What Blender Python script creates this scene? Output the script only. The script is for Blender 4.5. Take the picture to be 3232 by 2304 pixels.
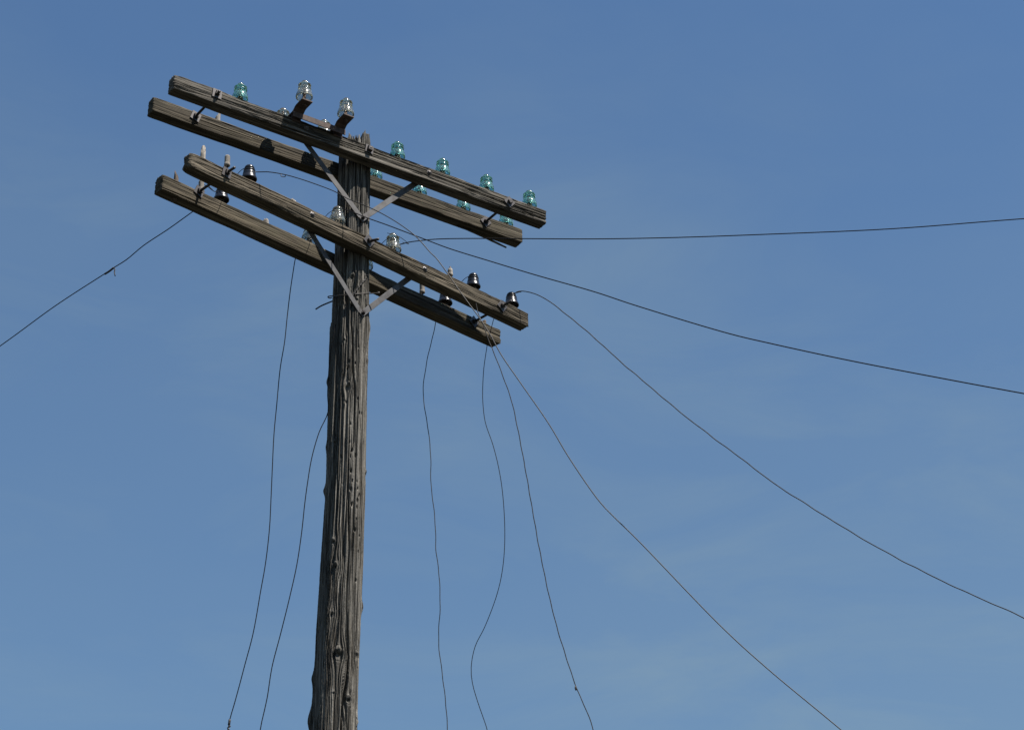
import bpy, math
import numpy as np
from mathutils import Vector, Matrix, Quaternion

IN = 0.0254
scene = bpy.context.scene
for o in list(bpy.data.objects):
    bpy.data.objects.remove(o)

# ------------------------------------------------------------------ camera
PITCH, ROLL = 0.5130966, -0.0130065
cam_d = bpy.data.cameras.new('camera')
cam = bpy.data.objects.new('camera', cam_d)
scene.collection.objects.link(cam)
cam_d.sensor_width = 36.0
cam_d.lens = 36.0 * 7385.48 / 3232.0
cam_d.clip_start = 0.1
cam_d.clip_end = 20000
cam.matrix_world = Matrix.Rotation(math.pi / 2 + PITCH, 4, 'X') @ Matrix.Rotation(ROLL, 4, 'Z')
scene.camera = cam

# ------------------------------------------------------------------ sky
SUN_AZ, SUN_EL = math.radians(60.0), math.radians(61.0)   # azimuth from -Y towards +X
SUN = Vector((math.sin(SUN_AZ) * math.cos(SUN_EL), -math.cos(SUN_AZ) * math.cos(SUN_EL), math.sin(SUN_EL)))
world = bpy.data.worlds.new('World')
scene.world = world
world.use_nodes = True
wn, wl = world.node_tree.nodes, world.node_tree.links
wn.clear()
sky = wn.new('ShaderNodeTexSky')
sky.sky_type = 'NISHITA'
sky.sun_disc = False
sky.sun_elevation = SUN_EL
sky.sun_rotation = math.atan2(SUN.x, SUN.y)
sky.altitude = 0
sky.air_density = 1.65
sky.dust_density = 0.0
sky.ozone_density = 10.0
CIRRUS_AT = (3.625, 13.229, 6.691)
# thin high cirrus, spread over the whole sky
tc = wn.new('ShaderNodeTexCoord')
mp = wn.new('ShaderNodeMapping'); mp.inputs['Scale'].default_value = (1.8, 1.8, 4.5); mp.inputs['Rotation'].default_value = (0.2, 0.25, 0.6); mp.inputs['Location'].default_value = CIRRUS_AT
wl.new(tc.outputs['Generated'], mp.inputs['Vector'])
nz = wn.new('ShaderNodeTexNoise'); nz.inputs['Scale'].default_value = 1.0; nz.inputs['Detail'].default_value = 9; nz.inputs['Roughness'].default_value = 0.45; nz.inputs['Distortion'].default_value = 0.3
wl.new(mp.outputs['Vector'], nz.inputs['Vector'])
rp = wn.new('ShaderNodeMapRange'); rp.inputs['From Min'].default_value = 0.40; rp.inputs['From Max'].default_value = 0.72; rp.inputs['To Max'].default_value = 0.24
wl.new(nz.outputs['Fac'], rp.inputs['Value'])
mp2 = wn.new('ShaderNodeMapping'); mp2.inputs['Scale'].default_value = (7.0, 7.0, 22.0); mp2.inputs['Rotation'].default_value = (0.1, 0.2, 0.3)
wl.new(tc.outputs['Generated'], mp2.inputs['Vector'])
nz2 = wn.new('ShaderNodeTexNoise'); nz2.inputs['Scale'].default_value = 1.0; nz2.inputs['Detail'].default_value = 8; nz2.inputs['Roughness'].default_value = 0.6; nz2.inputs['Distortion'].default_value = 0.8
wl.new(mp2.outputs['Vector'], nz2.inputs['Vector'])
rp2 = wn.new('ShaderNodeMapRange'); rp2.inputs['From Min'].default_value = 0.45; rp2.inputs['From Max'].default_value = 0.75; rp2.inputs['To Min'].default_value = 0.75; rp2.inputs['To Max'].default_value = 1.9
wl.new(nz2.outputs['Fac'], rp2.inputs['Value'])
vm = wn.new('ShaderNodeMath'); vm.operation = 'MULTIPLY'; vm.use_clamp = True
wl.new(rp.outputs['Result'], vm.inputs[0]); wl.new(rp2.outputs['Result'], vm.inputs[1])
mx = wn.new('ShaderNodeMix'); mx.data_type = 'RGBA'
mx.inputs[7].default_value = (3.5, 4.5, 4.3, 1)
wl.new(vm.outputs[0], mx.inputs[0])
wl.new(sky.outputs['Color'], mx.inputs[6])
bg = wn.new('ShaderNodeBackground'); bg.inputs['Strength'].default_value = 0.050
wl.new(mx.outputs[2], bg.inputs['Color'])
wo = wn.new('ShaderNodeOutputWorld')
wl.new(bg.outputs[0], wo.inputs['Surface'])

# ------------------------------------------------------------------ sun
sd = bpy.data.lights.new('sun', 'SUN')
sd.energy = 5.0
sd.angle = math.radians(0.53)
sd.color = (1.0, 0.94, 0.86)
so = bpy.data.objects.new('sun', sd)
scene.collection.objects.link(so)
so.rotation_mode = 'QUATERNION'
so.rotation_quaternion = SUN.to_track_quat('Z', 'Y')

scene.view_settings.view_transform = 'Standard'
scene.view_settings.look = 'None'
scene.view_settings.gamma = 1.0
scene.view_settings.exposure = 0.95
scene.render.resolution_x, scene.render.resolution_y = 1024, 729

C = scene.collection

# ================================================================== helpers
def link(o, parent=None):
    C.objects.link(o)
    if parent is not None:
        o.parent = parent
    return o

def mesh_np(name, verts, faces, mat, smooth=True):
    """verts (n,3); faces: list of int arrays, each (k,3) or (k,4)"""
    me = bpy.data.meshes.new(name)
    verts = np.asarray(verts, dtype=np.float32)
    me.vertices.add(len(verts)); me.vertices.foreach_set('co', verts.ravel())
    faces = [np.asarray(f, dtype=np.int32) for f in faces if len(f)]
    loops = np.concatenate([f.ravel() for f in faces])
    tot = np.concatenate([np.full(len(f), f.shape[1], np.int32) for f in faces])
    start = np.concatenate([[0], np.cumsum(tot)[:-1]]).astype(np.int32)
    me.loops.add(len(loops)); me.loops.foreach_set('vertex_index', loops)
    me.polygons.add(len(tot)); me.polygons.foreach_set('loop_start', start); me.polygons.foreach_set('loop_total', tot)
    me.polygons.foreach_set('use_smooth', np.full(len(tot), smooth, bool))
    me.materials.append(mat)
    me.update(calc_edges=True)
    me.validate()
    return me

def obj(name, me, parent=None, loc=(0, 0, 0), rot=(0, 0, 0), label=None):
    o = bpy.data.objects.new(name, me)
    o.location = loc; o.rotation_euler = rot
    if label:
        o['label'] = label
    return link(o, parent)

class MB:
    """collects simple pieces into one mesh"""
    def __init__(s): s.v = []; s.f3 = []; s.f4 = []; s.n = 0
    def add(s, v, f):
        v = np.asarray(v, float); s.v.append(v)
        for q in f:
            (s.f3 if len(q) == 3 else s.f4).append([i + s.n for i in q])
        s.n += len(v); return s
    def box(s, c, d, R=None, bev=0.12):
        """bevelled box, centre c, size d, optional 3x3 rotation"""
        d = np.asarray(d, float) / 2; b = min(d) * bev * 2
        pts = []; 
        for sx in (-1, 1):
            for sy in (-1, 1):
                for sz in (-1, 1):
                    k = np.array([sx, sy, sz]); 
                    for ax in range(3):
                        p = (d - b) * k; p[ax] = d[ax] * k[ax]; pts.append(p)
        pts = np.array(pts)
        if R is not None: pts = pts @ np.asarray(R).T
        pts = pts + np.asarray(c)
        idx = lambda x, y, z, a: ((x * 2 + y) * 2 + z) * 3 + a
        F = []
        for a in range(3):
            for sgn in (0, 1):
                o1, o2 = [i for i in range(3) if i != a]
                def corner(p, q2):
                    k = [0, 0, 0]; k[a] = sgn; k[o1] = p; k[o2] = q2; return tuple(k)
                q = [idx(*corner(0, 0), a), idx(*corner(1, 0), a), idx(*corner(1, 1), a), idx(*corner(0, 1), a)]
                F.append(q if (sgn == 1) == (a != 1) else q[::-1])
        for a in range(3):                      # edges along axis a
            o1, o2 = [i for i in range(3) if i != a]
            for p in (0, 1):
                for q2 in (0, 1):
                    k0 = [0, 0, 0]; k0[o1] = p; k0[o2] = q2; k1 = list(k0); k1[a] = 1
                    F.append([idx(*k0, o1), idx(*k1, o1), idx(*k1, o2), idx(*k0, o2)])
        for x in (0, 1):
            for y in (0, 1):
                for z in (0, 1):
                    F.append([idx(x, y, z, 0), idx(x, y, z, 1), idx(x, y, z, 2)])
        return s.add(pts, F)
    def tube(s, pts, r, seg=8, caps=True):
        pts = np.asarray(pts, float); n = len(pts)
        r = np.full(n, r) if np.isscalar(r) else np.asarray(r, float)
        T = np.gradient(pts, axis=0); T /= np.linalg.norm(T, axis=1)[:, None] + 1e-12
        up = np.array([0, 0, 1.]) if abs(T[0][2]) < .9 else np.array([1., 0, 0])
        N = np.cross(T[0], up); N /= np.linalg.norm(N)
        V = []
        a = np.linspace(0, 2 * np.pi, seg, endpoint=False)
        for i in range(n):
            N = N - T[i] * (N @ T[i]); N /= np.linalg.norm(N); B = np.cross(T[i], N)
            V.append(pts[i] + r[i] * (np.cos(a)[:, None] * N + np.sin(a)[:, None] * B))
        V = np.concatenate(V); F = []
        for i in range(n - 1):
            for j in range(seg):
                k = (j + 1) % seg
                F.append([i * seg + j, i * seg + k, (i + 1) * seg + k, (i + 1) * seg + j])
        if caps:
            V = np.concatenate([V, pts[:1], pts[-1:]]); c0, c1 = n * seg, n * seg + 1
            for j in range(seg):
                k = (j + 1) % seg
                F.append([c0, k, j]); F.append([c1, (n - 1) * seg + j, (n - 1) * seg + k])
        return s.add(V, F)
    def lathe(s, prof, seg=32, base=(0, 0, 0)):
        """prof: (r,z) list from one axis point to another"""
        prof = np.asarray(prof, float); n = len(prof)
        a = np.linspace(0, 2 * np.pi, seg, endpoint=False)
        V = np.stack([np.outer(prof[:, 0], np.cos(a)), np.outer(prof[:, 0], np.sin(a)), np.repeat(prof[:, 1:2], seg, 1)], -1).reshape(-1, 3) + np.asarray(base)
        F = [[i * seg + j, i * seg + (j + 1) % seg, (i + 1) * seg + (j + 1) % seg, (i + 1) * seg + j] for i in range(n - 1) for j in range(seg)]
        return s.add(V, F)
    def mesh(s, name, mat, smooth=True):
        return mesh_np(name, np.concatenate(s.v), [np.array(s.f4).reshape(-1, 4), np.array(s.f3).reshape(-1, 3)], mat, smooth)

_tab = {}
def vn(x, y, seed, px=None):
    """smooth 2-D value noise 0..1, optionally periodic in x with integer period px"""
    if seed not in _tab: _tab[seed] = np.random.RandomState(seed).rand(257, 257)
    t = _tab[seed]
    xi = np.floor(x).astype(int); yi = np.floor(y).astype(int); fx = x - xi; fy = y - yi
    fx = fx * fx * (3 - 2 * fx); fy = fy * fy * (3 - 2 * fy)
    m = px if px else 257
    x0 = (xi % m) % 257; x1 = ((xi + 1) % m) % 257; y0 = yi % 257; y1 = (yi + 1) % 257
    return (t[x0, y0] * (1 - fx) + t[x1, y0] * fx) * (1 - fy) + (t[x0, y1] * (1 - fx) + t[x1, y1] * fx) * fy

def smooth_path(P, step):
    """Catmull-Rom through points"""
    P = np.asarray(P, float); Q = np.concatenate([[2 * P[0] - P[1]], P, [2 * P[-1] - P[-2]]]); out = []
    for i in range(1, len(Q) - 2):
        p0, p1, p2, p3 = Q[i - 1:i + 3]; n = max(2, int(np.linalg.norm(p2 - p1) / step))
        t0 = 0; t1 = t0 + np.linalg.norm(p1 - p0) ** .5; t2 = t1 + np.linalg.norm(p2 - p1) ** .5; t3 = t2 + np.linalg.norm(p3 - p2) ** .5
        for k in range(n):
            t = t1 + (t2 - t1) * k / n
            A1 = (t1 - t) / (t1 - t0) * p0 + (t - t0) / (t1 - t0) * p1
            A2 = (t2 - t) / (t2 - t1) * p1 + (t - t1) / (t2 - t1) * p2
            A3 = (t3 - t) / (t3 - t2) * p2 + (t - t2) / (t3 - t2) * p3
            B1 = (t2 - t) / (t2 - t0) * A1 + (t - t0) / (t2 - t0) * A2
            B2 = (t3 - t) / (t3 - t1) * A2 + (t - t1) / (t3 - t1) * A3
            out.append((t2 - t) / (t2 - t1) * B1 + (t - t1) / (t2 - t1) * B2)
    out.append(P[-1]); return np.array(out)

# ================================================================== materials
def mat_base(name):
    m = bpy.data.materials.new(name); m.use_nodes = True
    nt = m.node_tree; b = nt.nodes['Principled BSDF']
    return m, nt.nodes, nt.links, b

def ramp(nodes, stops):
    r = nodes.new('ShaderNodeValToRGB'); e = r.color_ramp.elements
    while len(e) < len(stops): e.new(0.5)
    for k, (p, c) in enumerate(stops):
        e[k].position = p; e[k].color = (*c, 1)
    return r

def noise(nodes, links, vec, scale, detail=6, rough=.6, dist=0.0, nscale=1.0):
    m = nodes.new('ShaderNodeMapping'); m.inputs['Scale'].default_value = scale
    links.new(vec, m.inputs['Vector'])
    n = nodes.new('ShaderNodeTexNoise'); n.inputs['Scale'].default_value = nscale; n.inputs['Detail'].default_value = detail
    n.inputs['Roughness'].default_value = rough; n.inputs['Distortion'].default_value = dist
    links.new(m.outputs[0], n.inputs['Vector']); return n.outputs['Fac']

def wood(name, along, stops, patch=None, patch_amt=.5, bump=.5, rough=.92, offs=(0, 0, 0), fiss=.35):
    m, N, L, b = mat_base(name)
    tc = N.new('ShaderNodeTexCoord'); ad = N.new('ShaderNodeVectorMath'); ad.operation = 'ADD'; ad.inputs[1].default_value = offs
    L.new(tc.outputs['Object'], ad.inputs[0]); v = ad.outputs[0]
    def sc(lo, hi): return tuple(lo if i == along else hi for i in range(3))
    f1 = noise(N, L, v, sc(1.6, 60), 8, .65, .3)
    f2 = noise(N, L, v, sc(5, 300), 5, .7)
    mix = N.new('ShaderNodeMix'); mix.data_type = 'FLOAT'; mix.inputs[0].default_value = .45
    L.new(f1, mix.inputs[2]); L.new(f2, mix.inputs[3])
    r = ramp(N, stops); L.new(mix.outputs[0], r.inputs[0]); col = r.outputs[0]
    # thin dark fissures along the grain (contour lines of a stretched noise)
    f5 = noise(N, L, v, sc(1.1, 26), 3, .55, .2)
    sb = N.new('ShaderNodeMath'); sb.operation = 'SUBTRACT'; sb.inputs[1].default_value = .5; L.new(f5, sb.inputs[0])
    ab = N.new('ShaderNodeMath'); ab.operation = 'ABSOLUTE'; L.new(sb.outputs[0], ab.inputs[0])
    fl = N.new('ShaderNodeMapRange'); fl.inputs['From Min'].default_value = .004; fl.inputs['From Max'].default_value = .022; fl.inputs['To Min'].default_value = fiss; L.new(ab.outputs[0], fl.inputs['Value'])
    mf = N.new('ShaderNodeMix'); mf.data_type = 'RGBA'; mf.blend_type = 'MULTIPLY'; mf.inputs[0].default_value = 1
    L.new(col, mf.inputs[6]); L.new(fl.outputs[0], mf.inputs[7]); col = mf.outputs[2]
    # broad weathering
    f3 = noise(N, L, v, sc(2.2, 9), 5, .6)
    mr = N.new('ShaderNodeMapRange'); mr.inputs['From Min'].default_value = .3; mr.inputs['From Max'].default_value = .7
    mr.inputs['To Min'].default_value = .72; mr.inputs['To Max'].default_value = 1.22; L.new(f3, mr.inputs['Value'])
    mu = N.new('ShaderNodeMix'); mu.data_type = 'RGBA'; mu.blend_type = 'MULTIPLY'; mu.inputs[0].default_value = 1
    L.new(col, mu.inputs[6]); L.new(mr.outputs[0], mu.inputs[7]); col = mu.outputs[2]
    if patch:
        f4 = noise(N, L, v, sc(3.5, 14), 7, .7)
        pr = N.new('ShaderNodeMapRange'); pr.inputs['From Min'].default_value = .5; pr.inputs['From Max'].default_value = .72; pr.inputs['To Max'].default_value = patch_amt
        L.new(f4, pr.inputs['Value'])
        pm = N.new('ShaderNodeMix'); pm.data_type = 'RGBA'; L.new(pr.outputs[0], pm.inputs[0]); L.new(col, pm.inputs[6]); pm.inputs[7].default_value = (*patch, 1)
        col = pm.outputs[2]
    L.new(col, b.inputs['Base Color']); b.inputs['Roughness'].default_value = rough
    b.inputs['Specular IOR Level'].default_value = .2
    bu = N.new('ShaderNodeBump'); bu.inputs['Strength'].default_value = bump; bu.inputs['Distance'].default_value = .004
    hs = N.new('ShaderNodeMath'); hs.operation = 'ADD'; L.new(mix.outputs[0], hs.inputs[0]); L.new(fl.outputs[0], hs.inputs[1]); L.new(hs.outputs[0], bu.inputs['Height']); L.new(bu.outputs[0], b.inputs['Normal'])
    return m

ARM_STOPS = [(.35, (.009, .008, .0065)), (.44, (.050, .045, .037)), (.54, (.125, .113, .096)), (.68, (.265, .245, .214))]
M_POLE = wood('pole_wood', 2, [(.36, (.012, .011, .010)), (.45, (.060, .056, .049)), (.54, (.132, .124, .109)), (.68, (.36, .34, .305))], (.085, .070, .047), .35, .9)
M_ARM = [wood('crossarm_wood_a', 0, ARM_STOPS, (.060, .052, .036), .35, .6),
         wood('crossarm_wood_b', 0, [(p, tuple(x * k for x, k in zip(c, (.70, .66, .57)))) for p, c in ARM_STOPS], (.050, .045, .026), .75, .35, offs=(7, 3, 1), fiss=.6),
         wood('crossarm_wood_c', 0, [(p, tuple(x * k for x, k in zip(c, (.95, .88, .76)))) for p, c in ARM_STOPS], (.085, .068, .048), .5, .45, offs=(2, 9, 5), fiss=.5),
         wood('crossarm_wood_d', 0, [(p, tuple(x * k for x, k in zip(c, (.76, .71, .60)))) for p, c in ARM_STOPS], (.050, .046, .027), .7, .35, offs=(11, 5, 8), fiss=.6)]
M_PIN = wood('pin_wood', 2, [(.3, (.09, .08, .068)), (.5, (.22, .20, .175)), (.7, (.42, .395, .36))], None, 0, .4)
M_PIN_D = wood('pin_wood_dark', 2, [(.3, (.03, .022, .018)), (.5, (.08, .062, .05)), (.7, (.15, .125, .11))], None, 0, .4)

def metal(name, col, rust, amt, rough=.6, metallic=.35, sc=60, spec=.5):
    m, N, L, b = mat_base(name)
    tc = N.new('ShaderNodeTexCoord')
    f = noise(N, L, tc.outputs['Object'], (sc, sc, sc), 7, .65)
    mr = N.new('ShaderNodeMapRange'); mr.inputs['From Min'].default_value = .40; mr.inputs['From Max'].default_value = .66; mr.inputs['To Max'].default_value = amt
    L.new(f, mr.inputs['Value'])
    mix = N.new('ShaderNodeMix'); mix.data_type = 'RGBA'; L.new(mr.outputs[0], mix.inputs[0])
    mix.inputs[6].default_value = (*col, 1); mix.inputs[7].default_value = (*rust, 1)
    L.new(mix.outputs[2], b.inputs['Base Color']); b.inputs['Roughness'].default_value = rough; b.inputs['Metallic'].default_value = metallic
    bu = N.new('ShaderNodeBump'); bu.inputs['Strength'].default_value = .25; bu.inputs['Distance'].default_value = .001
    L.new(f, bu.inputs['Height']); L.new(bu.outputs[0], b.inputs['Normal'])
    b.inputs['Specular IOR Level'].default_value = spec
    return m
M_BRACE = metal('galvanised_steel', (.066, .066, .069), (.026, .021, .019), .9, .66, .15, 22)
M_IRON = metal('dark_iron', (.028, .026, .027), (.036, .022, .016), .7, .6, .2, 90)
M_HEAD = metal('bolt_head_steel', (.085, .080, .080), (.045, .032, .026), .6, .45, .5, 120)
M_RUST = metal('rusty_steel', (.082, .052, .043), (.022, .014, .011), .9, .8, .05, 35)
M_WIRE = metal('dark_wire', (.006, .006, .008), (.009, .008, .008), .5, .6, 0, 80, .12)
M_BARE = metal('bare_grey_wire', (.014, .014, .015), (.009, .009, .009), .6, .5, 0, 12, .25)
M_STRAND = metal('stranded_wire', (.045, .043, .043), (.008, .008, .008), 1.0, .6, 0, 45, .15)

def glass(name, col, dens, tr):
    m, N, L, b = mat_base(name)
    b.inputs['Transmission Weight'].default_value = tr
    b.inputs['IOR'].default_value = 1.5
    b.inputs['Roughness'].default_value = .11
    tc = N.new('ShaderNodeTexCoord')
    oi = N.new('ShaderNodeObjectInfo'); hv = N.new('ShaderNodeHueSaturation'); hv.inputs['Color'].default_value = (*col, 1)
    mh = N.new('ShaderNodeMapRange'); mh.inputs['To Min'].default_value = .48; mh.inputs['To Max'].default_value = .515; L.new(oi.outputs['Random'], mh.inputs['Value']); L.new(mh.outputs[0], hv.inputs['Hue'])
    f0 = noise(N, L, tc.outputs['Object'], (55, 55, 30), 6, .65)          # grime film
    mg = N.new('ShaderNodeMapRange'); mg.inputs['From Min'].default_value = .35; mg.inputs['From Max'].default_value = .7; mg.inputs['To Min'].default_value = 1.05; mg.inputs['To Max'].default_value = .62
    L.new(f0, mg.inputs['Value']); L.new(mg.outputs[0], hv.inputs['Value']); L.new(hv.outputs[0], b.inputs['Base Color'])
    f = noise(N, L, tc.outputs['Object'], (40, 40, 40), 4, .5)
    bu = N.new('ShaderNodeBump'); bu.inputs['Strength'].default_value = .015; bu.inputs['Distance'].default_value = .002
    L.new(f, bu.inputs['Height']); L.new(bu.outputs[0], b.inputs['Normal'])
    ab = N.new('ShaderNodeVolumeAbsorption'); ab.inputs['Color'].default_value = (*dens[0], 1); ab.inputs['Density'].default_value = dens[1]
    L.new(ab.outputs[0], N['Material Output'].inputs['Volume'])
    return m
M_TEAL = glass('teal_glass', (.60, .92, .86), ((.14, .68, .61), 14), .92)
M_CLEAR = glass('clear_glass', (.80, .80, .73), ((.66, .66, .52), 14), .92)
m, N, L, b = mat_base('black_glaze'); M_BLACK = m
b.inputs['Base Color'].default_value = (.012, .013, .017, 1); b.inputs['Roughness'].default_value = .22
tc = N.new('ShaderNodeTexCoord'); f = noise(N, L, tc.outputs['Object'], (70, 70, 70), 6, .6)
mr = N.new('ShaderNodeMapRange'); mr.inputs['To Min'].default_value = .12; mr.inputs['To Max'].default_value = .42; L.new(f, mr.inputs['Value']); L.new(mr.outputs[0], b.inputs['Roughness'])
m, N, L, b = mat_base('ground_grass'); M_GROUND = m
tc = N.new('ShaderNodeTexCoord'); f = noise(N, L, tc.outputs['Object'], (.6, .6, .6), 8, .65)
r = ramp(N, [(.35, (.012, .0135, .009)), (.6, (.019, .019, .013))]); L.new(f, r.inputs[0]); L.new(r.outputs[0], b.inputs['Base Color']); b.inputs['Roughness'].default_value = 1

# measured points (metres, camera at the origin)
W1=[(-1.372,10.371,7.054),(-1.365,10.388,7.057),(-1.296,10.375,7.048),(-1.207,10.360,7.021),(-1.128,10.346,6.986),(-1.035,10.329,6.937),(-0.922,10.310,6.872),(-0.849,10.297,6.815),(-0.781,10.285,6.776),(-0.680,10.267,6.709),(-0.575,10.248,6.623),(-0.485,10.232,6.531),(-0.409,10.219,6.423),(-0.386,10.215,6.396),(-0.332,10.206,6.306),(-0.275,10.195,6.202),(-0.214,10.185,6.097),(-0.166,10.176,6.016),(-0.110,10.166,5.909),(-0.053,10.156,5.781),(0.042,10.140,5.609),(0.175,10.116,5.369),(0.272,10.099,5.168),(0.412,10.074,4.918),(0.482,10.062,4.826),(0.576,10.045,4.711),(0.952,9.979,4.223),(1.135,9.947,4.013),(1.448,9.892,3.685),(2.345,9.733,2.731),(3.242,9.575,1.797),(4.139,9.417,0.883)]
W2=[(-0.931,10.792,7.050),(-0.939,10.807,7.092),(-0.861,10.766,7.040),(-0.799,10.733,6.988),(-0.666,10.662,6.886),(-0.526,10.587,6.775),(-0.445,10.544,6.711),(-0.328,10.482,6.619),(-0.100,10.361,6.457),(0.121,10.244,6.302),(0.426,10.082,6.094),(0.612,9.982,5.956),(1.053,9.748,5.648),(1.223,9.658,5.543),(1.560,9.478,5.343),(1.952,9.270,5.123),(2.265,9.103,4.950),(3.585,8.401,4.234),(4.906,7.699,3.538),(6.226,6.997,2.862)]
W3=[(-0.625,11.087,7.029),(-0.597,11.080,7.032),(-0.575,11.074,7.035),(-0.468,11.048,7.033),(-0.393,11.029,7.026),(-0.249,10.993,7.004),(0.085,10.910,6.945),(0.467,10.815,6.877),(0.880,10.711,6.813),(1.351,10.594,6.751),(2.007,10.430,6.671),(2.677,10.264,6.617),(4.608,9.782,6.441),(6.539,9.300,6.285),(8.471,8.819,6.149)]
W4=[(0.015,11.723,7.087),(0.031,11.717,7.087),(0.048,11.711,7.090),(0.086,11.697,7.081),(0.135,11.679,7.056),(0.185,11.661,7.018),(0.263,11.633,6.936),(0.354,11.599,6.829),(0.479,11.554,6.672),(0.600,11.510,6.512),(0.747,11.456,6.327),(0.892,11.404,6.146),(1.069,11.339,5.940),(1.296,11.257,5.686),(1.381,11.226,5.589),(1.680,11.117,5.296),(1.933,11.025,5.066),(2.207,10.925,4.845),(2.538,10.805,4.603),(3.809,10.342,3.649),(5.080,9.879,2.716),(6.351,9.417,1.802)]
W5=[(-0.197,11.495,7.050),(-0.233,11.491,6.994),(-0.221,11.490,6.959),(-0.211,11.489,6.918),(-0.187,11.487,6.808),(-0.163,11.485,6.738),(-0.139,11.483,6.663),(-0.115,11.481,6.589),(-0.111,11.480,6.578),(-0.061,11.476,6.422),(-0.023,11.473,6.299),(0.003,11.470,6.196),(0.035,11.468,6.010),(0.063,11.465,5.819),(0.084,11.463,5.673),(0.105,11.462,5.529),(0.133,11.459,5.328),(0.173,11.455,5.089),(0.227,11.451,4.830),(0.274,11.447,4.651),(0.315,11.443,4.513),(0.395,11.436,4.277),(0.503,11.427,3.136),(0.611,11.417,2.014),(0.719,11.408,0.913)]
W6=[(-0.046,11.776,7.070),(-0.066,11.781,7.050),(-0.087,11.787,7.001),(-0.106,11.792,6.945),(-0.125,11.797,6.863),(-0.143,11.802,6.791),(-0.144,11.802,6.777),(-0.163,11.807,6.636),(-0.171,11.809,6.481),(-0.170,11.809,6.408),(-0.157,11.806,6.280),(-0.115,11.794,6.130),(-0.084,11.786,5.984),(-0.062,11.780,5.814),(-0.052,11.777,5.555),(-0.065,11.781,5.362),(-0.097,11.789,5.208),(-0.167,11.808,5.019),(-0.220,11.823,4.912),(-0.242,11.828,4.793),(-0.236,11.827,4.704),(-0.207,11.819,4.590),(-0.166,11.808,4.459),(-0.157,11.805,4.423),(-0.055,11.778,3.281),(0.046,11.751,2.159),(0.147,11.724,1.057)]
W7=[(-0.405,11.712,7.050),(-0.397,11.726,7.081),(-0.417,11.732,7.015),(-0.432,11.736,6.959),(-0.443,11.739,6.906),(-0.449,11.740,6.852),(-0.466,11.745,6.774),(-0.483,11.750,6.695),(-0.505,11.755,6.548),(-0.512,11.757,6.460),(-0.501,11.754,6.342),(-0.477,11.748,6.178),(-0.465,11.745,6.048),(-0.462,11.744,5.849),(-0.447,11.740,5.714),(-0.436,11.737,5.584),(-0.431,11.736,5.439),(-0.417,11.732,5.328),(-0.410,11.730,5.203),(-0.409,11.730,5.088),(-0.414,11.731,4.990),(-0.414,11.731,4.877),(-0.406,11.729,4.811),(-0.390,11.725,4.674),(-0.375,11.721,4.530),(-0.366,11.718,4.393),(-0.335,11.710,3.247),(-0.304,11.702,2.121),(-0.274,11.694,1.015)]
W8=[(-1.139,11.010,7.050),(-1.149,11.029,7.049),(-1.176,11.036,7.007),(-1.197,11.042,6.919),(-1.208,11.045,6.824),(-1.219,11.048,6.710),(-1.230,11.050,6.548),(-1.239,11.053,6.389),(-1.257,11.058,6.233),(-1.268,11.061,6.006),(-1.276,11.063,5.830),(-1.277,11.063,5.597),(-1.277,11.063,5.425),(-1.278,11.063,5.278),(-1.291,11.067,5.079),(-1.310,11.072,4.927),(-1.341,11.080,4.687),(-1.377,11.090,4.520),(-1.402,11.097,4.404),(-1.423,11.102,4.311),(-1.441,11.107,4.237),(-1.444,11.108,4.209),(-1.449,11.109,4.181),(-1.503,11.124,3.035),(-1.557,11.138,1.910),(-1.611,11.153,0.805)]
W10=[(-1.562,10.572,7.040),(-1.629,10.631,7.042),(-1.682,10.677,7.035),(-1.735,10.724,7.029),(-1.882,10.853,7.003),(-2.040,10.992,6.984),(-2.146,11.084,6.951),(-2.227,11.155,6.944),(-2.284,11.205,6.937),(-2.605,11.487,6.903),(-2.985,11.820,6.831),(-5.476,14.004,6.454),(-7.966,16.187,6.077),(-10.456,18.371,5.699)]
W9=[(-0.957,10.959,6.441),(-0.961,10.962,6.412),(-0.968,10.968,6.348),(-0.983,10.994,6.266),(-0.988,10.994,6.157),(-0.990,10.994,6.026),(-0.985,10.994,5.921),(-1.028,10.991,5.800),(-1.062,10.988,5.648),(-1.080,10.987,5.499),(-1.091,10.986,5.373),(-1.101,10.985,5.216),(-1.120,10.983,5.027),(-1.153,10.981,4.830),(-1.189,10.978,4.642),(-1.225,10.975,4.462),(-1.242,10.974,4.303),(-1.253,10.973,4.234),(-1.270,10.971,4.126),(-1.325,10.967,2.981),(-1.380,10.963,1.856),(-1.435,10.958,0.750)]
LASH=[(-0.985,11.014,6.645),(-0.996,11.013,6.641),(-1.007,11.012,6.647),(-1.002,11.012,6.652),(-0.985,11.014,6.655),(-0.940,10.949,6.618),(-0.891,10.937,6.615),(-0.838,10.951,6.628),(-0.806,10.980,6.647),(-0.758,10.984,6.651),(-0.722,10.987,6.655),(-0.723,10.987,6.658),(-0.736,10.985,6.660)]
LASH2=[(-1.075,11.047,6.591),(-1.050,11.049,6.611),(-1.026,11.051,6.625),(-0.987,11.054,6.645),(-0.962,11.056,6.658)]
LASH3=[(-0.798,10.991,6.749),(-0.813,10.970,6.716),(-0.829,10.956,6.684),(-0.845,10.946,6.650),(-0.861,10.940,6.621),(-0.877,10.936,6.593)]
LASH4=[(-0.808,10.982,6.764),(-0.794,10.981,6.765),(-0.776,10.982,6.767)]
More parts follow.
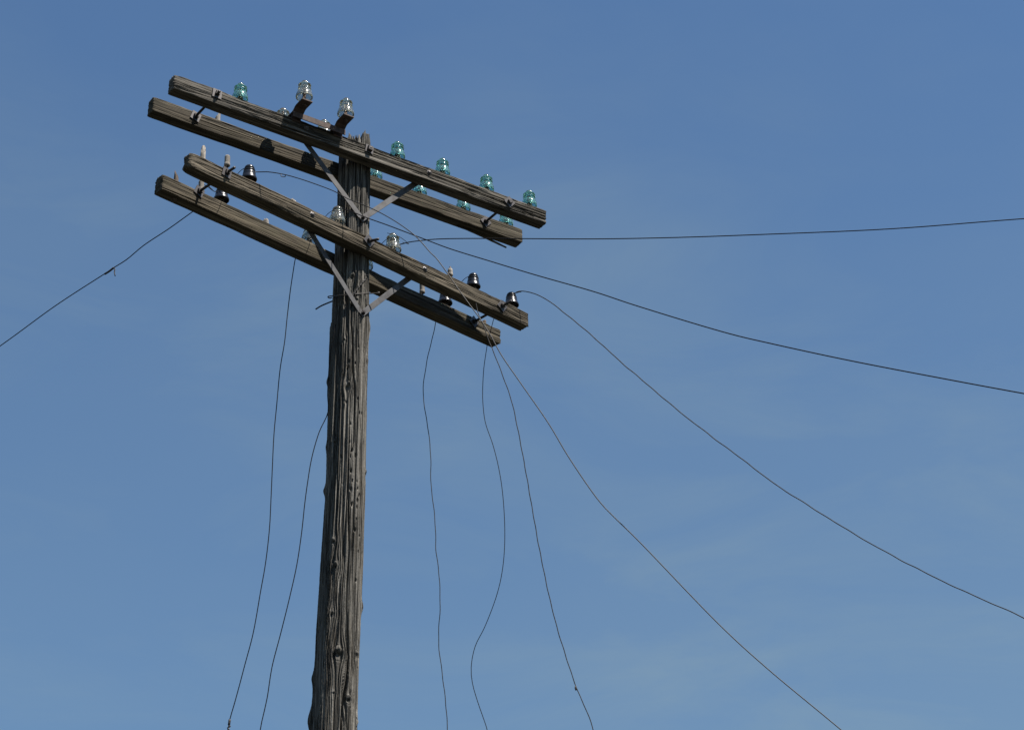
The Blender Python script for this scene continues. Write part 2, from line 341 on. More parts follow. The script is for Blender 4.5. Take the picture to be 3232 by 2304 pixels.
KNOTS=[(-1.797,6.339,0.014),(-0.251,6.242,0.024),(-1.534,6.057,0.026),(-2.254,5.726,0.018),(0.072,5.582,0.026),(-1.980,5.140,0.022),(-1.811,4.998,0.026),(-1.855,4.735,0.020),(-1.436,4.515,0.038),(-0.439,4.531,0.024),(-1.568,4.301,0.012),(-0.876,4.278,0.024),(0.072,4.179,0.024),(-1.445,6.739,0.026),(-1.133,6.595,0.014)]
PITS=[(-0.946,6.301),(-1.495,6.201),(-1.568,6.167),(-1.149,6.196),(-1.337,5.822),(-0.942,5.981),(-0.813,5.900),(-0.639,5.902),(-1.346,5.714),(-1.627,5.957),(-1.638,5.469),(-1.193,5.439),(-0.974,5.440),(-1.199,5.671),(-0.965,5.643),(-1.232,5.544),(-1.146,5.491),(-0.866,5.491),(-0.797,5.452),(-1.570,5.397),(-0.661,5.416),(-1.083,5.352),(-0.793,5.345),(-0.776,5.386),(-0.828,5.273),(-0.864,5.211),(-0.544,5.188),(-0.617,5.095),(-0.258,5.093),(-0.691,4.929),(-1.761,5.630)]
CRACK=[(-1.444,6.450),(-1.323,6.333),(-1.265,6.141),(-1.127,6.047),(-1.128,5.905),(-1.092,5.719),(-1.386,5.599),(-1.288,5.343),(-1.126,5.094),(-1.161,4.896),(-1.136,4.786),(-1.043,4.593),(-0.952,4.499),(-0.985,4.355),(-1.159,4.211),(-1.155,4.118)]
EDGES=[(-3.05,6.124,.02,.030,.010),(3.05,5.482,.025,.030,.012),(.02,4.812,.02,.035,.010),(3.1,4.43,.04,.035,.010),(3.0,4.208,.05,.06,.018),(.1,6.469,.03,.05,.008),(-3.0,5.726,.02,.03,.006)]
# ================================================================== ground
GZ = -1.6                                    # the camera (eye) is the origin, the ground lies 1.6 m below it
g = np.linspace(-1, 1, 61); g = np.sign(g) * np.abs(g) ** 3 * 4000
gx, gy = np.meshgrid(g, g, indexing='ij'); gz = GZ + .25 * (vn(gx * .05 + 90, gy * .05 + 90, 5) - .5) * np.clip(np.hypot(gx + .9, gy - 11) / 20, 0, 1)
ii = np.arange(60)[:, None] * 61 + np.arange(60)[None]
ground = obj('ground', mesh_np('ground', np.stack([gx, gy, gz], -1).reshape(-1, 3), [np.stack([ii, ii + 61, ii + 62, ii + 1], -1).reshape(-1, 4)], M_GROUND))
ground['kind'] = 'structure'; ground['label'] = 'rough dark grass field around the foot of the pole'

# ================================================================== utility pole
Z1 = 7.53597; LEAN = 0.00758
BOW = lambda z: np.interp(z, [-2, 4.4, 4.9, 5.5, 6.0, 6.5, 7.1, 8], [0, 0, .006, .014, .012, .009, .001, 0])   # the shaft is slightly bowed
AX = lambda z: np.stack([-0.88353 + LEAN * (z - Z1) + BOW(z), np.full_like(z, 11.0414), z], -1)
BASE = Vector((-0.88353 + LEAN * (GZ - Z1), 11.0414, GZ))
pole = bpy.data.objects.new('utility_pole', None); pole.empty_display_size = .5
pole.location = BASE; link(pole)
pole['label'] = 'weathered grey wooden utility pole with two pairs of crossarms and glass insulators'
pole['category'] = 'utility pole'
def to_pole(p): return Vector(p) - BASE

def rad(z): return np.interp(z, [-2, 4.2, 4.94, 5.72, 6.55, 7.44, 7.8], np.array([13, 9.45, 8.7, 8.25, 8.0, 7.15, 6.8]) / 2 * IN)

def build_shaft():
    NT = 448
    zs = np.concatenate([np.linspace(GZ - .3, 3.6, 70), np.linspace(3.6, 7.72, 1500)[1:]])
    th = np.linspace(-np.pi, np.pi, NT, endpoint=False)
    T, Zg = np.meshgrid(th, zs)
    wrap = lambda a: (a + np.pi) % (2 * np.pi) - np.pi
    G = T * .1
    disp = np.zeros_like(T)
    extra = [(2.9, 3.2, .03), (1.5, 5.3, .03), (2.2, 6.2, .025), (.8, 4.7, .03), (1.1, 6.6, .025), (-1.2, 2.9, .035), (-2.4, 2.2, .03), (-.4, 1.4, .035), (-1.7, .6, .04)]
    for (kt, kz, kr) in KNOTS + extra:
        x = wrap(T - kt) * .1; dz = Zg - kz
        kr = kr * .78
        infl = np.exp(-(x / (1.5 * kr)) ** 2 - (dz / (3.0 * kr)) ** 2)
        G = G - x * infl * .8
        d = np.sqrt((x * 1.1) ** 2 + (dz * .8) ** 2) / kr
        sq = .75 + .5 * vn(np.arctan2(dz, x) * 1.3 + 20 + kz, d * 2 + 9, 17)
        disp += kr * (.40 * np.exp(-((x / kr) ** 2 + ((dz - .35 * kr) / kr) ** 2) / .9 * sq)
                      - .85 * np.exp(-((x / (.42 * kr)) ** 2 + ((dz + .25 * kr) / (.55 * kr)) ** 2) * sq)
                      - .08 * np.exp(-((d * sq - 1.05) / .14) ** 2))
    for (pt, pz) in PITS:
        x = wrap(T - pt) * .1; dz = Zg - pz
        k = .7 + .6 * ((pt * 917.3 + pz * 311.7) % 1)
        disp -= .016 * k * np.exp(-(x / (.0042 * k)) ** 2 - (dz / (.0085 * k)) ** 2)
    for (et, ez, ew, eh, ea) in EDGES:
        x = wrap(T - et) * .1
        disp += ea * np.exp(-(x / ew) ** 2 - ((Zg - ez) / eh) ** 2)
    # slab of raised wood on the left side below the lower crossarms
    sl = np.clip((6.485 + .012 * np.sin(T * 23) - Zg) / .012, 0, 1) * np.clip((Zg - 5.6) / .75, 0, 1) * np.exp(-(wrap(T - 3.05) / .42) ** 4)
    disp += .009 * sl
    u = (G / .2 / np.pi * 1.0)               # G/.628 -> 0..1 per turn
    u = G / (2 * np.pi * .1)
    per = lambda f: u * f
    disp += .009 * (vn(per(5), Zg * 1.4 + 50, 11, 5) - .5)
    disp += .004 * (vn(per(24), Zg * 1.3 + 50, 12, 24) - .5)
    disp += .0022 * (vn(per(120), Zg * 4 + 50, 13, 120) - .5)
    disp += .0016 * (vn(per(224), Zg * 12 + 50, 14, 224) - .5)
    disp += .0012 * (vn(per(224), Zg * 120 + 50, 15, 224) - .5)
    for q_, (f, fz, wd, dp) in enumerate(((16, .34, .034, .020), (30, .52, .05, .015), (56, .85, .065, .009), (84, 1.6, .08, .005))):
        n = .75 * vn(per(f), Zg * fz + 50 + q_ * 17, 40 + q_, f) + .25 * vn(per(f * 2), Zg * fz * 2.5 + 50, 50 + q_, f * 2)
        gate = np.clip((vn(per(18), Zg * .9 + 70 + q_ * 5, 60 + q_, 18) - .25) * 3, 0, 1)
        disp -= dp * gate * np.exp(-((n - .5) / wd) ** 2)
    rs = np.random.RandomState(4)
    for i in range(40):
        gi = (i + rs.rand() * .8) / 40 * .628 - .314
        wd = rs.uniform(.0010, .0019); dp = rs.uniform(.006, .016)
        wob = .006 * (vn(Zg * 1.7 + i * 7.3, Zg * 0 + i, 21) - .5)
        gate = np.clip((vn(Zg * 1.1 + i * 3.1, Zg * 0 + i * 2, 22) - .36) * 6, 0, 1)
        x = (G - gi - wob + .314) % .628 - .314
        disp -= dp * gate * np.exp(-(x / wd) ** 2)
    # the main drying check
    ct = np.array(CRACK)[::-1]
    tc_ = np.interp(Zg, ct[:, 1], ct[:, 0])
    gate = np.clip((Zg - 3.2) / .3, 0, 1) * np.clip((6.62 - Zg) / .2, 0, 1) * (.45 + .75 * vn(Zg * 2.3, Zg * 0 + 3, 23))
    x = wrap(T - tc_) * .1
    disp -= .026 * gate * np.exp(-np.abs(x / .0042) ** 3)
    # upper check above the brace bolt
    x = wrap(T - (-1.02 + .05 * np.sin(Zg * 9))) * .1
    disp -= .02 * np.clip((Zg - 6.95) / .1, 0, 1) * np.exp(-(x / .0038) ** 2)
    # splintered top: each bundle of fibres ends at its own height
    top = Z1 + (5.7 + 1.1 * np.cos(th + .55)) * IN + 2.3 * IN * (vn(u[-1] * 40, u[-1] * 0 + 1, 31, 40) - .45) + 1.3 * IN * (vn(u[-1] * 110, u[-1] * 0 + 2, 32, 110) - .5)
    top -= 2.2 * IN * np.exp(-(wrap(th + 1.02) / .07) ** 2)
    zb = 7.60
    k = np.clip((Zg - zb) / (7.72 - zb), 0, 1)
    Z2 = np.where(Zg > zb, zb + k * (top[None] - zb), Zg)
    disp -= .006 * k ** 2 * vn(per(40), Zg * 0 + 4, 33, 40)
    R = rad(Z2) + disp
    A = AX(Z2)
    V = np.stack([A[..., 0] + R * np.cos(T), A[..., 1] + R * np.sin(T), Z2], -1) - np.array(BASE)
    nz = len(zs)
    i0 = (np.arange(nz - 1)[:, None] * NT + np.arange(NT)[None]); i1 = (np.arange(nz - 1)[:, None] * NT + (np.arange(NT)[None] + 1) % NT)
    Q = np.stack([i0, i1, i1 + NT, i0 + NT], -1).reshape(-1, 4)
    V = V.reshape(-1, 3)
    # broken end: rough ring half way in, then the centre
    e0 = (nz - 1) * NT; rim = V[e0:e0 + NT]
    cen = np.array(AX(np.array([Z1 + 4.2 * IN]))[0]) - np.array(BASE)
    inner = rim * .55 + cen * .45; inner[:, 2] += 1.6 * IN * (vn(np.arange(NT) / NT * 60, np.zeros(NT), 34, 60) - .6)
    n0 = len(V); V = np.concatenate([V, inner, cen[None]])
    j = np.arange(NT); j2 = (j + 1) % NT
    Q = np.concatenate([Q, np.stack([e0 + j, e0 + j2, n0 + j2, n0 + j], -1)])
    Tt = np.stack([n0 + j, n0 + j2, np.full(NT, n0 + NT)], -1)
    return mesh_np('pole_shaft', V, [Q, Tt], M_POLE)
obj('pole_shaft', build_shaft(), pole)

# ------------------------------------------------------------------ crossarms
AL, HV, WV = 96 * IN, 3.56 * IN, 2.98 * IN
def build_arm(name, mat, seed, rough, skew, cracks, endwear, top_wear):
    hw, hh = WV / 2, HV / 2
    roof = .42 * IN; ch = .55 * IN
    poly = [(-hw, -hh), (hw, -hh), (hw, hh), (hw - ch, hh + roof), (-hw + ch, hh + roof), (-hw, hh)]   # (y, z), y back
    pts = []; nor = []; us = []; edge = []
    u = 0
    for i in range(len(poly)):
        a = np.array(poly[i]); b_ = np.array(poly[(i + 1) % len(poly)]); d = b_ - a; Ln = np.linalg.norm(d); n = max(3, int(Ln / (.0016 if i == 5 else .0032)))
        nn = np.array([d[1], -d[0]]) / Ln
        for k in range(n):
            t = (k + .5) / n
            pts.append(a + d * t); nor.append(nn); us.append(u + t * Ln); edge.append(min(t, 1 - t) * Ln)
        u += Ln
    pts = np.array(pts); nor = np.array(nor); us = np.array(us); edge = np.array(edge); NP = len(pts)
    xs = np.linspace(-AL / 2, AL / 2, 640)
    Xg, Ug = np.meshgrid(xs, us, indexing='ij')
    Eg = np.repeat(edge[None], len(xs), 0)
    Zp = np.repeat(pts[None, :, 1], len(xs), 0); Yp = np.repeat(pts[None, :, 0], len(xs), 0)
    Ug2 = Ug + skew * Xg + .004 * np.sin(Xg * 3 + seed)
    S = seed * 10
    d = -.0013 * np.exp(-(Eg / .0022) ** 2)                         # eased arrises
    low = np.where(np.repeat(nor[None, :, 1], len(xs), 0) < -.5, .35, 1.0)   # the underside is less weathered
    d += low * rough * .0020 * (vn(Ug2 / .014 + 40, Xg * 1.6 + 40, S + 1) - .5)
    d += low * rough * .0016 * (vn(Ug2 / .0042 + 40, Xg * 5 + 40, S + 2) - .5)
    for q_, (fu, fx, wd, dp) in enumerate(((.030, .8, .035, .0065), (.016, 1.4, .05, .0042), (.009, 2.2, .07, .0028))):
        n = .72 * vn(Ug2 / fu + 40 + q_ * 13, Xg * fx + 40, S + 3) + .28 * vn(Ug2 / fu * 2.3 + 10, Xg * fx * 2.7 + 40, S + 8)
        gate = np.clip((vn(Xg * 1.7 + 30 + q_ * 9, Ug2 / .03 + 40, S + 4) - .30) * 3, 0, 1)
        d -= low * rough * dp * gate * np.exp(-((n - .5) / wd) ** 2)          # drying checks
    d += .0030 * (vn(Xg * 4 + 40, Ug / .06 + 40, S + 5) - .5)
    tw = np.exp(-((Zp - hh) / .012) ** 2)                           # ragged upper arrises
    d -= top_wear * tw * .013 * np.clip(vn(Xg * 13 + 40, Ug / .010 + 40, S + 5) - .5, 0, 1)
    bw = np.exp(-((Zp + hh) / .005) ** 2)
    d -= bw * .007 * np.clip(vn(Xg * 7 + 40, Ug / .02 + 60, S + 6) - .55, 0, 1)
    rs = np.random.RandomState(seed + 100)
    tot = us.max()
    for c in range(cracks):
        c0 = rs.uniform(0, tot); x0 = rs.uniform(-1.1, 1.1); ln = rs.uniform(.12, .5); dp = rs.uniform(.005, .014) * rough
        x = Ug2 - skew * x0 - c0 + .005 * (vn(Xg * 4 + c * 5, Xg * 0 + c, S + 7) - .5)
        d -= low * dp * np.exp(-(x / .0016) ** 2) * np.clip(1.6 - 1.6 * ((Xg - x0) / ln) ** 2, 0, 1)
    # ends: slightly worn; the lower front arm's left end is rounded over
    e = AL / 2 - np.abs(Xg)
    d -= .002 * np.exp(-e / .004)
    d -= endwear * np.where(Xg < 0, 1, .15) * (.012 * np.exp(-e / .016) + .010 * np.exp(-e / .05) * np.clip(vn(Ug / .012 + 9, Xg * 3 + 40, S + 8) - .45, 0, 1))
    Y = Yp + d * nor[None, :, 0]; Zz = Zp + d * nor[None, :, 1]
    jag = .0045 * (vn(us / .006, us * 0 + 3, S + 9) - .5)
    X = Xg.copy(); f = np.exp(-e / .02); X += np.sign(Xg) * jag[None] * f
    V = np.stack([X, Y, Zz], -1).reshape(-1, 3)
    nx = len(xs); j = np.arange(NP); j2 = (j + 1) % NP
    i0 = np.arange(nx - 1)[:, None] * NP
    Q = [np.stack([i0 + j, i0 + j2, i0 + NP + j2, i0 + NP + j], -1).reshape(-1, 4)]
    Tn = []
    for side, r0 in ((-1, 0), (1, (nx - 1) * NP)):
        ring = np.arange(NP) + r0; base = V[ring]
        cen = base.mean(0)
        prev = ring
        for fi, fr in enumerate((.8, .6, .4, .2)):
            nv = cen + (base - cen) * fr; nv[:, 0] = cen[0] + side * .006 * (vn(nv[:, 1] / .006 + 50, nv[:, 2] / .009 + 50, S + 12) - .5) + side * .002
            n0 = len(V); V = np.concatenate([V, nv]); cur = np.arange(NP) + n0
            q = np.stack([prev[j], prev[j2], cur[j2], cur[j]], -1); Q.append(q if side > 0 else q[:, ::-1]); prev = cur
        n0 = len(V); V = np.concatenate([V, cen[None]])
        t = np.stack([prev[j], prev[j2], np.full(NP, n0)], -1); Tn.append(t if side > 0 else t[:, ::-1])
    return mesh_np(name, V, [np.concatenate(Q), np.concatenate(Tn)], mat, False)

U_YAW, L_YAW = .601455, .763675
ARMS = {}
for key, loc, yaw, tilt, dz, mat, seed, rough, skew, cr, ew, tw, lab in (
    ('UF', (-0.81277, 10.93828, 7.53597), U_YAW, -.0026, -.10, M_ARM[0], 1, 1.15, .016, 40, .10, 1.3, 'upper front crossarm, deeply grained and split'),
    ('UB', (-0.95430, 11.14451, 7.53597), U_YAW, -.0026, 0.0, M_ARM[1], 2, .45, .006, 10, .15, .6, 'upper rear crossarm with smoother mossy face'),
    ('LF', (-0.80496, 10.95449, 6.92289), L_YAW, -.0030, .45, M_ARM[2], 3, .75, .012, 22, 1.0, .9, 'lower front crossarm with worn rounded left end'),
    ('LB', (-0.97139, 11.12831, 6.92289), L_YAW, .0035, -.20, M_ARM[3], 4, .50, .008, 14, .10, .7, 'lower rear crossarm with greenish weathered face')):
    o = obj('crossarm', build_arm('crossarm_' + key, mat, seed, rough, skew, cr, ew, tw), pole,
            to_pole((loc[0], loc[1], loc[2] + dz * IN)), (0, -tilt, yaw), lab)
    ARMS[key] = o
DZ = {'UF': -.10, 'UB': 0, 'LF': .45, 'LB': -.2}

# ------------------------------------------------------------------ insulators and pins (local to their crossarm; inches)
def inch(L): return [(a * IN, b * IN) for a, b in L]
P_TEAL = [(0, 4.25), (.36, 4.23), (.63, 4.12), (.79, 3.92), (.83, 3.62), (.86, 3.44), (1.08, 3.39), (1.33, 3.31), (1.42, 3.17), (1.37, 3.01), (1.18, 2.94), (1.10, 2.82), (1.18, 2.70), (1.40, 2.62), (1.47, 2.46), (1.40, 2.31), (1.22, 2.24), (1.18, 2.10), (1.30, 1.86), (1.52, 1.5), (1.69, 1.08), (1.76, .6), (1.76, .12), (1.68, 0), (1.50, .02), (1.42, .12), (1.34, .7), (1.15, 1.25), (.86, 1.45), (.72, 1.5), (.60, 1.7), (.56, 3.0), (.45, 3.25), (0, 3.3)]
P_CLEAR = [(0, 4.5), (.32, 4.48), (.62, 4.34), (.80, 4.10), (.84, 3.75), (.92, 3.58), (1.20, 3.52), (1.40, 3.42), (1.46, 3.26), (1.38, 3.08), (1.20, 2.98), (1.10, 2.84), (1.12, 2.66), (1.30, 2.54), (1.46, 2.42), (1.48, 2.24), (1.36, 2.08), (1.32, 1.95), (1.46, 1.72), (1.66, 1.35), (1.80, .9), (1.88, .45), (1.88, .12), (1.80, 0), (1.62, .02), (1.54, .12), (1.44, .75), (1.2, 1.4), (.86, 1.6), (.72, 1.65), (.60, 1.9), (.56, 3.2), (.45, 3.5), (0, 3.55)]
P_DOME = [(0, 4.25), (.42, 4.2), (.80, 4.02), (1.05, 3.72), (1.16, 3.40), (1.14, 3.18), (1.02, 3.02), (1.0, 2.88), (1.16, 2.74), (1.30, 2.62), (1.36, 2.45), (1.32, 2.25), (1.40, 2.0), (1.58, 1.6), (1.74, 1.1), (1.80, .6), (1.80, .15), (1.72, 0), (1.54, .02), (1.46, .12), (1.38, .75), (1.16, 1.3), (.86, 1.5), (.72, 1.55), (.6, 1.8), (.56, 3.0), (.45, 3.3), (0, 3.35)]
P_BLACK = [(0, 3.62), (.35, 3.58), (.72, 3.40), (.98, 3.12), (1.06, 2.86), (1.04, 2.74), (.94, 2.64), (.94, 2.54), (1.08, 2.44), (1.24, 2.34), (1.28, 2.20), (1.20, 2.08), (1.14, 1.98), (1.22, 1.86), (1.32, 1.72), (1.37, 1.3), (1.40, 1.02), (1.50, .78), (1.66, .45), (1.72, .15), (1.68, .02), (1.58, 0), (1.52, .08), (1.38, .5), (1.2, .85), (.8, 1.0), (.62, 1.05), (.56, 1.3), (.54, 2.6), (.4, 2.8), (0, 2.85)]
def ins_mesh(name, prof, mat):
    # refine and close: profile runs from apex down the outside, up the bore
    p = np.array(inch(prof)); out = []
    for a, b_ in zip(p[:-1], p[1:]): out += [a, (a + b_) / 2]
    out.append(p[-1]); out = np.array(out)
    sm = out.copy(); sm[1:-1] = .10 * out[:-2] + .8 * out[1:-1] + .10 * out[2:]
    sm[sm[:, 0] < 0] = 0
    return MB().lathe(sm[::-1], 64).mesh(name, mat)
ME_TEAL = ins_mesh('teal_insulator', P_TEAL, M_TEAL); ME_CLEAR = ins_mesh('clear_insulator', P_CLEAR, M_CLEAR)
ME_DOME = ins_mesh('clear_domed_insulator', P_DOME, M_CLEAR); ME_BLACK = ins_mesh('black_insulator', P_BLACK, M_BLACK)
# wooden pin: tapered shank, shoulder, threaded tip inside the insulator
pr = [(0, -3.7), (.52, -3.7), (.56, -3.6), (.62, 0), (.74, .1), (.72, .45), (.56, 1.25), (.52, 1.6)]
for k in range(7): pr += [(.50, 1.7 + k * .25), (.44, 1.82 + k * .25)]
pr += [(.35, 3.5), (0, 3.5)]
ME_PIN = MB().lathe(inch(pr), 20).mesh('insulator_pin', M_PIN)
ME_PIN_D = ME_PIN.copy(); ME_PIN_D.materials[0] = M_PIN_D
# steel pin with a threaded wooden cob
pc = [(0, 0), (.58, 0), (.64, .08), (.64, .55), (.58, .62)]
for k in range(7): pc += [(.60, .72 + k * .26), (.53, .85 + k * .26)]
pc += [(.48, 2.6), (.30, 2.72), (0, 2.72)]
ME_COB = MB().lathe(inch(pc), 20).mesh('cob', M_PIN)
pc2 = list(pc[:5])
for k in range(3): pc2 += [(.60, .72 + k * .26), (.53, .85 + k * .26)]
pc2 += [(.50, 1.75), (0, 1.75)]
ME_COB_S = MB().lathe(inch(pc2), 20).mesh('short_cob', M_PIN)
ME_STEEL = MB().lathe(inch([(0, -3.98), (.35, -3.98), (.35, -3.7), (.25, -3.7), (.25, -.1), (.55, -.08), (.55, .1), (.25, .12), (.20, 3.2), (0, 3.2)]), 14).mesh('steel_pin', M_IRON)

ROOF = HV / 2 / IN + .42
rs = np.random.RandomState(8)
def lean(a=.02): return (rs.uniform(-a, a), rs.uniform(-a, a), rs.uniform(0, 6))
def put_ins(arm, s, apex, me, ht, name, lab, ln=.02, pin=True):
    r = lean(ln)
    z = apex - ht - DZ[arm]
    o = obj(name, me, ARMS[arm], (s * IN, 0, z * IN), r, lab)
    if pin: obj('insulator_pin', ME_PIN if lab.startswith('clear') else ME_PIN_D, ARMS[arm], (s * IN, 0, (ROOF - .05) * IN), (r[0], r[1], r[2]))
    return o
for s in (-32, 8, 20, 32, 44): put_ins('UF', s + .3, 6.65, ME_TEAL, 4.25, 'glass_insulator', 'teal green glass insulator')
for s in (8, 20, 32, 44): put_ins('UB', s + .3, 6.7, ME_TEAL, 4.25, 'glass_insulator', 'teal green glass insulator', .04)
for s in (-32, 32, 44): put_ins('LF', s, 6.95, ME_BLACK, 3.62, 'porcelain_insulator', 'glossy black porcelain insulator', .05)
for s in (-32, 32): put_ins('LB', s, 6.6, ME_BLACK, 3.62, 'porcelain_insulator', 'glossy black porcelain insulator', .05)
put_ins('LF', -8, 7.3, ME_DOME, 4.25, 'glass_insulator', 'clear domed glass insulator')
put_ins('LF', 8, 7.3, ME_CLEAR, 4.5, 'glass_insulator', 'clear glass insulator with flat crown')
put_ins('LB', -8, 6.9, ME_DOME, 4.25, 'glass_insulator', 'clear domed glass insulator')
put_ins('LB', 8, 6.9, ME_DOME, 4.25, 'glass_insulator', 'clear domed glass insulator')
for arm, s, z in (('LF', -37.8, 3.7), ('LB', -37.3, 3.2), ('LB', 25, 3.2)):
    obj('steel_pin', ME_STEEL, ARMS[arm], (s * IN, 0, ROOF * IN)); obj('pin_cob', ME_COB, ARMS[arm], (s * IN, 0, z * IN), lean(.05), 'empty threaded pin with no insulator')
obj('steel_pin', ME_STEEL, ARMS['LF'], (25 * IN, 0, ROOF * IN)); obj('pin_cob', ME_COB_S, ARMS['LF'], (25 * IN, 0, 3.0 * IN), lean(.03), 'broken threaded pin with no insulator')

def broken_pin(arm, s, tip, r0, r1, mat, seed, lab, drop=4.2, tilt=0):
    """splintered stub of a wooden pin: tip = height of its highest splinter above the arm's centre (inches)"""
    NT = 36; th = np.linspace(0, 2 * np.pi, NT, endpoint=False)
    z0 = -HV / 2 / IN + .1 - (drop - 4.2); zt = tip - DZ[arm]
    topz = zt - (zt - ROOF) * .65 * (1 - np.cos(th - seed)) / 2 - .35 * vn(th * 3, th * 0, 300 + seed) - .25 * vn(th * 6, th * 0, 310 + seed)
    rows = []
    for k in np.linspace(0, 1, 14):
        z = z0 + k * (topz - z0); rr = (r0 + (r1 - r0) * k) * (1 + .14 * (vn(th / .35, z * .6 + 20, 320 + seed) - .5))
        rows.append(np.stack([rr * np.cos(th) + tilt * k, rr * np.sin(th), z], -1))
    V = np.concatenate(rows); top = rows[-1]; cen = top.mean(0); cen[2] -= .15
    V = np.concatenate([V, cen[None], [[0, 0, z0]]]) * IN
    j = np.arange(NT); j2 = (j + 1) % NT; i0 = np.arange(13)[:, None] * NT
    Q = np.stack([i0 + j, i0 + j2, i0 + NT + j2, i0 + NT + j], -1).reshape(-1, 4)
    T = np.concatenate([np.stack([13 * NT + j, 13 * NT + j2, np.full(NT, 14 * NT)], -1), np.stack([j2, j, np.full(NT, 14 * NT + 1)], -1)])
    obj('broken_pin', mesh_np('broken_pin', V, [Q, T], mat), ARMS[arm], (s * IN, 0, 0), (0, 0, 0), lab)
broken_pin('LF', -44, 7.0, .72, .50, M_PIN, 1, 'tall pale splintered pin')
broken_pin('LB', -44, 5.7, .66, .46, M_PIN_D, 2, 'short dark broken pin', 4.7, .25)
broken_pin('LF', -20, 4.1, .62, .55, M_PIN, 3, 'small pale stub of a broken pin')
broken_pin('LB', -20, 3.5, .66, .66, M_PIN, 4, 'small pale stub of a broken pin')
broken_pin('LB', 44, 3.4, .66, .60, M_PIN_D, 5, 'small stub of a broken pin')
broken_pin('UB', -32, 5.6, .66, .58, M_PIN, 6, 'pale grey bare wooden pin')

# long splinter hanging under the right end of the upper rear arm
sp = np.array([(31, .6, -1.9), (34, .6, -2.05), (38, .5, -2.5), (41.5, .4, -3.0), (44.6, .35, -3.42)]) * IN
sp = smooth_path(sp, .02); MBs = MB(); t = np.linspace(0, 1, len(sp))
MBs.tube(sp * [1, 1, 1], (.34 - .10 * t) * IN * (1 + .25 * (vn(t * 14, t * 0, 41) - .5)), 7)
obj('splinter', MBs.mesh('splinter', M_ARM[1]), ARMS['UB'], (0, 0, 0), (0, 0, 0), 'long splinter peeling from the underside')

# ------------------------------------------------------------------ bolts, washers, nuts
def hexnut(mb, c, r, h, axis_y=True, ang=0.3, square=True):
    n = 4 if square else 6
    a = np.linspace(0, 2 * np.pi, n, endpoint=False) + ang
    rows = [(r * .86, -h / 2 * 1.0), (r, -h / 2 * .8), (r, h / 2 * .8), (r * .86, h / 2)]
    V = np.concatenate([np.stack([rr * np.cos(a), np.full(n, y), rr * np.sin(a)], -1) for rr, y in rows]) + np.asarray(c)
    F = [[i * n + j, (i + 1) * n + j, (i + 1) * n + (j + 1) % n, i * n + (j + 1) % n] for i in range(3) for j in range(n)]
    V = np.concatenate([V, [np.asarray(c) + [0, -h / 2, 0], np.asarray(c) + [0, h / 2, 0]]])
    for j in range(n): F += [[4 * n, j, (j + 1) % n], [4 * n + 1, 3 * n + (j + 1) % n, 3 * n + j]]
    mb.add(V, F)
def rot_y(a): c, s = math.cos(a), math.sin(a); return np.array([[c, 0, s], [0, 1, 0], [-s, 0, c]])
def through_bolt(front, back, s, h, ahead, wang, wsize=2.2, droop=0.0, side=0.0, big=False, inner=True):
    """threaded rod through a pair of arms; local to the front arm, y runs back. h = height above arm centre (inches)"""
    A = ARMS[front]; gap = 9.85 if front == 'UF' else 9.47
    yf = -WV / 2 / IN
    p = [(s + side, yf - ahead, h - droop), (s + side * .3, yf - ahead * .35, h - droop * .35), (s, yf, h), (s, yf + 1, h), (s, gap - yf + .9, h)]
    o = obj('through_bolt', MB().tube(np.array(p) * IN, .30 * IN, 10).mesh('through_bolt', M_IRON, True), A)
    faces = [(yf, -1, wang)] + ([(gap + yf, -1, wang * .7 + .25)] if inner else [])
    for (yy, sg, a) in faces:
        w = MB().box((s * IN, (yy - .14) * IN, h * IN), (wsize * IN, .2 * IN, wsize * IN), rot_y(a)).mesh('washer', M_HEAD if sg < 0 else M_IRON, False)
        ow = obj('square_washer', w, A)
        nb = MB(); hexnut(nb, (s * IN, (yy - .24 - .28) * IN, h * IN), (.78 if big else .66) * IN, (.75 if big else .52) * IN, ang=a + .6)
        obj('nut', nb.mesh('nut', M_IRON, False), A)
through_bolt('UF', 'UB', -38.0, .62, 1.3, .06)
through_bolt('UF', 'UB', 37.6, .38, .75, .72)
through_bolt('UF', 'UB', 0.0, .76, .9, .10, 2.0, big=True, inner=False)
through_bolt('LF', 'LB', -38.9, .70, 2.8, .16)
through_bolt('LF', 'LB', 39.5, .25, 3.2, .62)
through_bolt('LF', 'LB', -.2, .65, 3.0, .66, 2.3, .8, .2, inner=False)

def carriage(arm, s, h, ring=True):
    prof = inch([(0, .30), (.22, .26), (.38, .14), (.44, 0), (.44, -.05), (0, -.05)])
    mb = MB().lathe(prof[::-1], 18)
    if ring: mb.lathe(inch([(0, -.12), (.62, -.12), (.66, -.08), (.64, -.03), (0, -.02)]), 20)
    obj('carriage_bolt', mb.mesh('carriage_bolt', M_HEAD), ARMS[arm], (s * IN, -WV / 2 - .02 * IN, h * IN), (math.pi / 2, 0, 0))
carriage('UF', 15.9, .55); carriage('UF', -15.9, .55)
carriage('LF', -15.9, .65); carriage('LF', 16.2, .45)

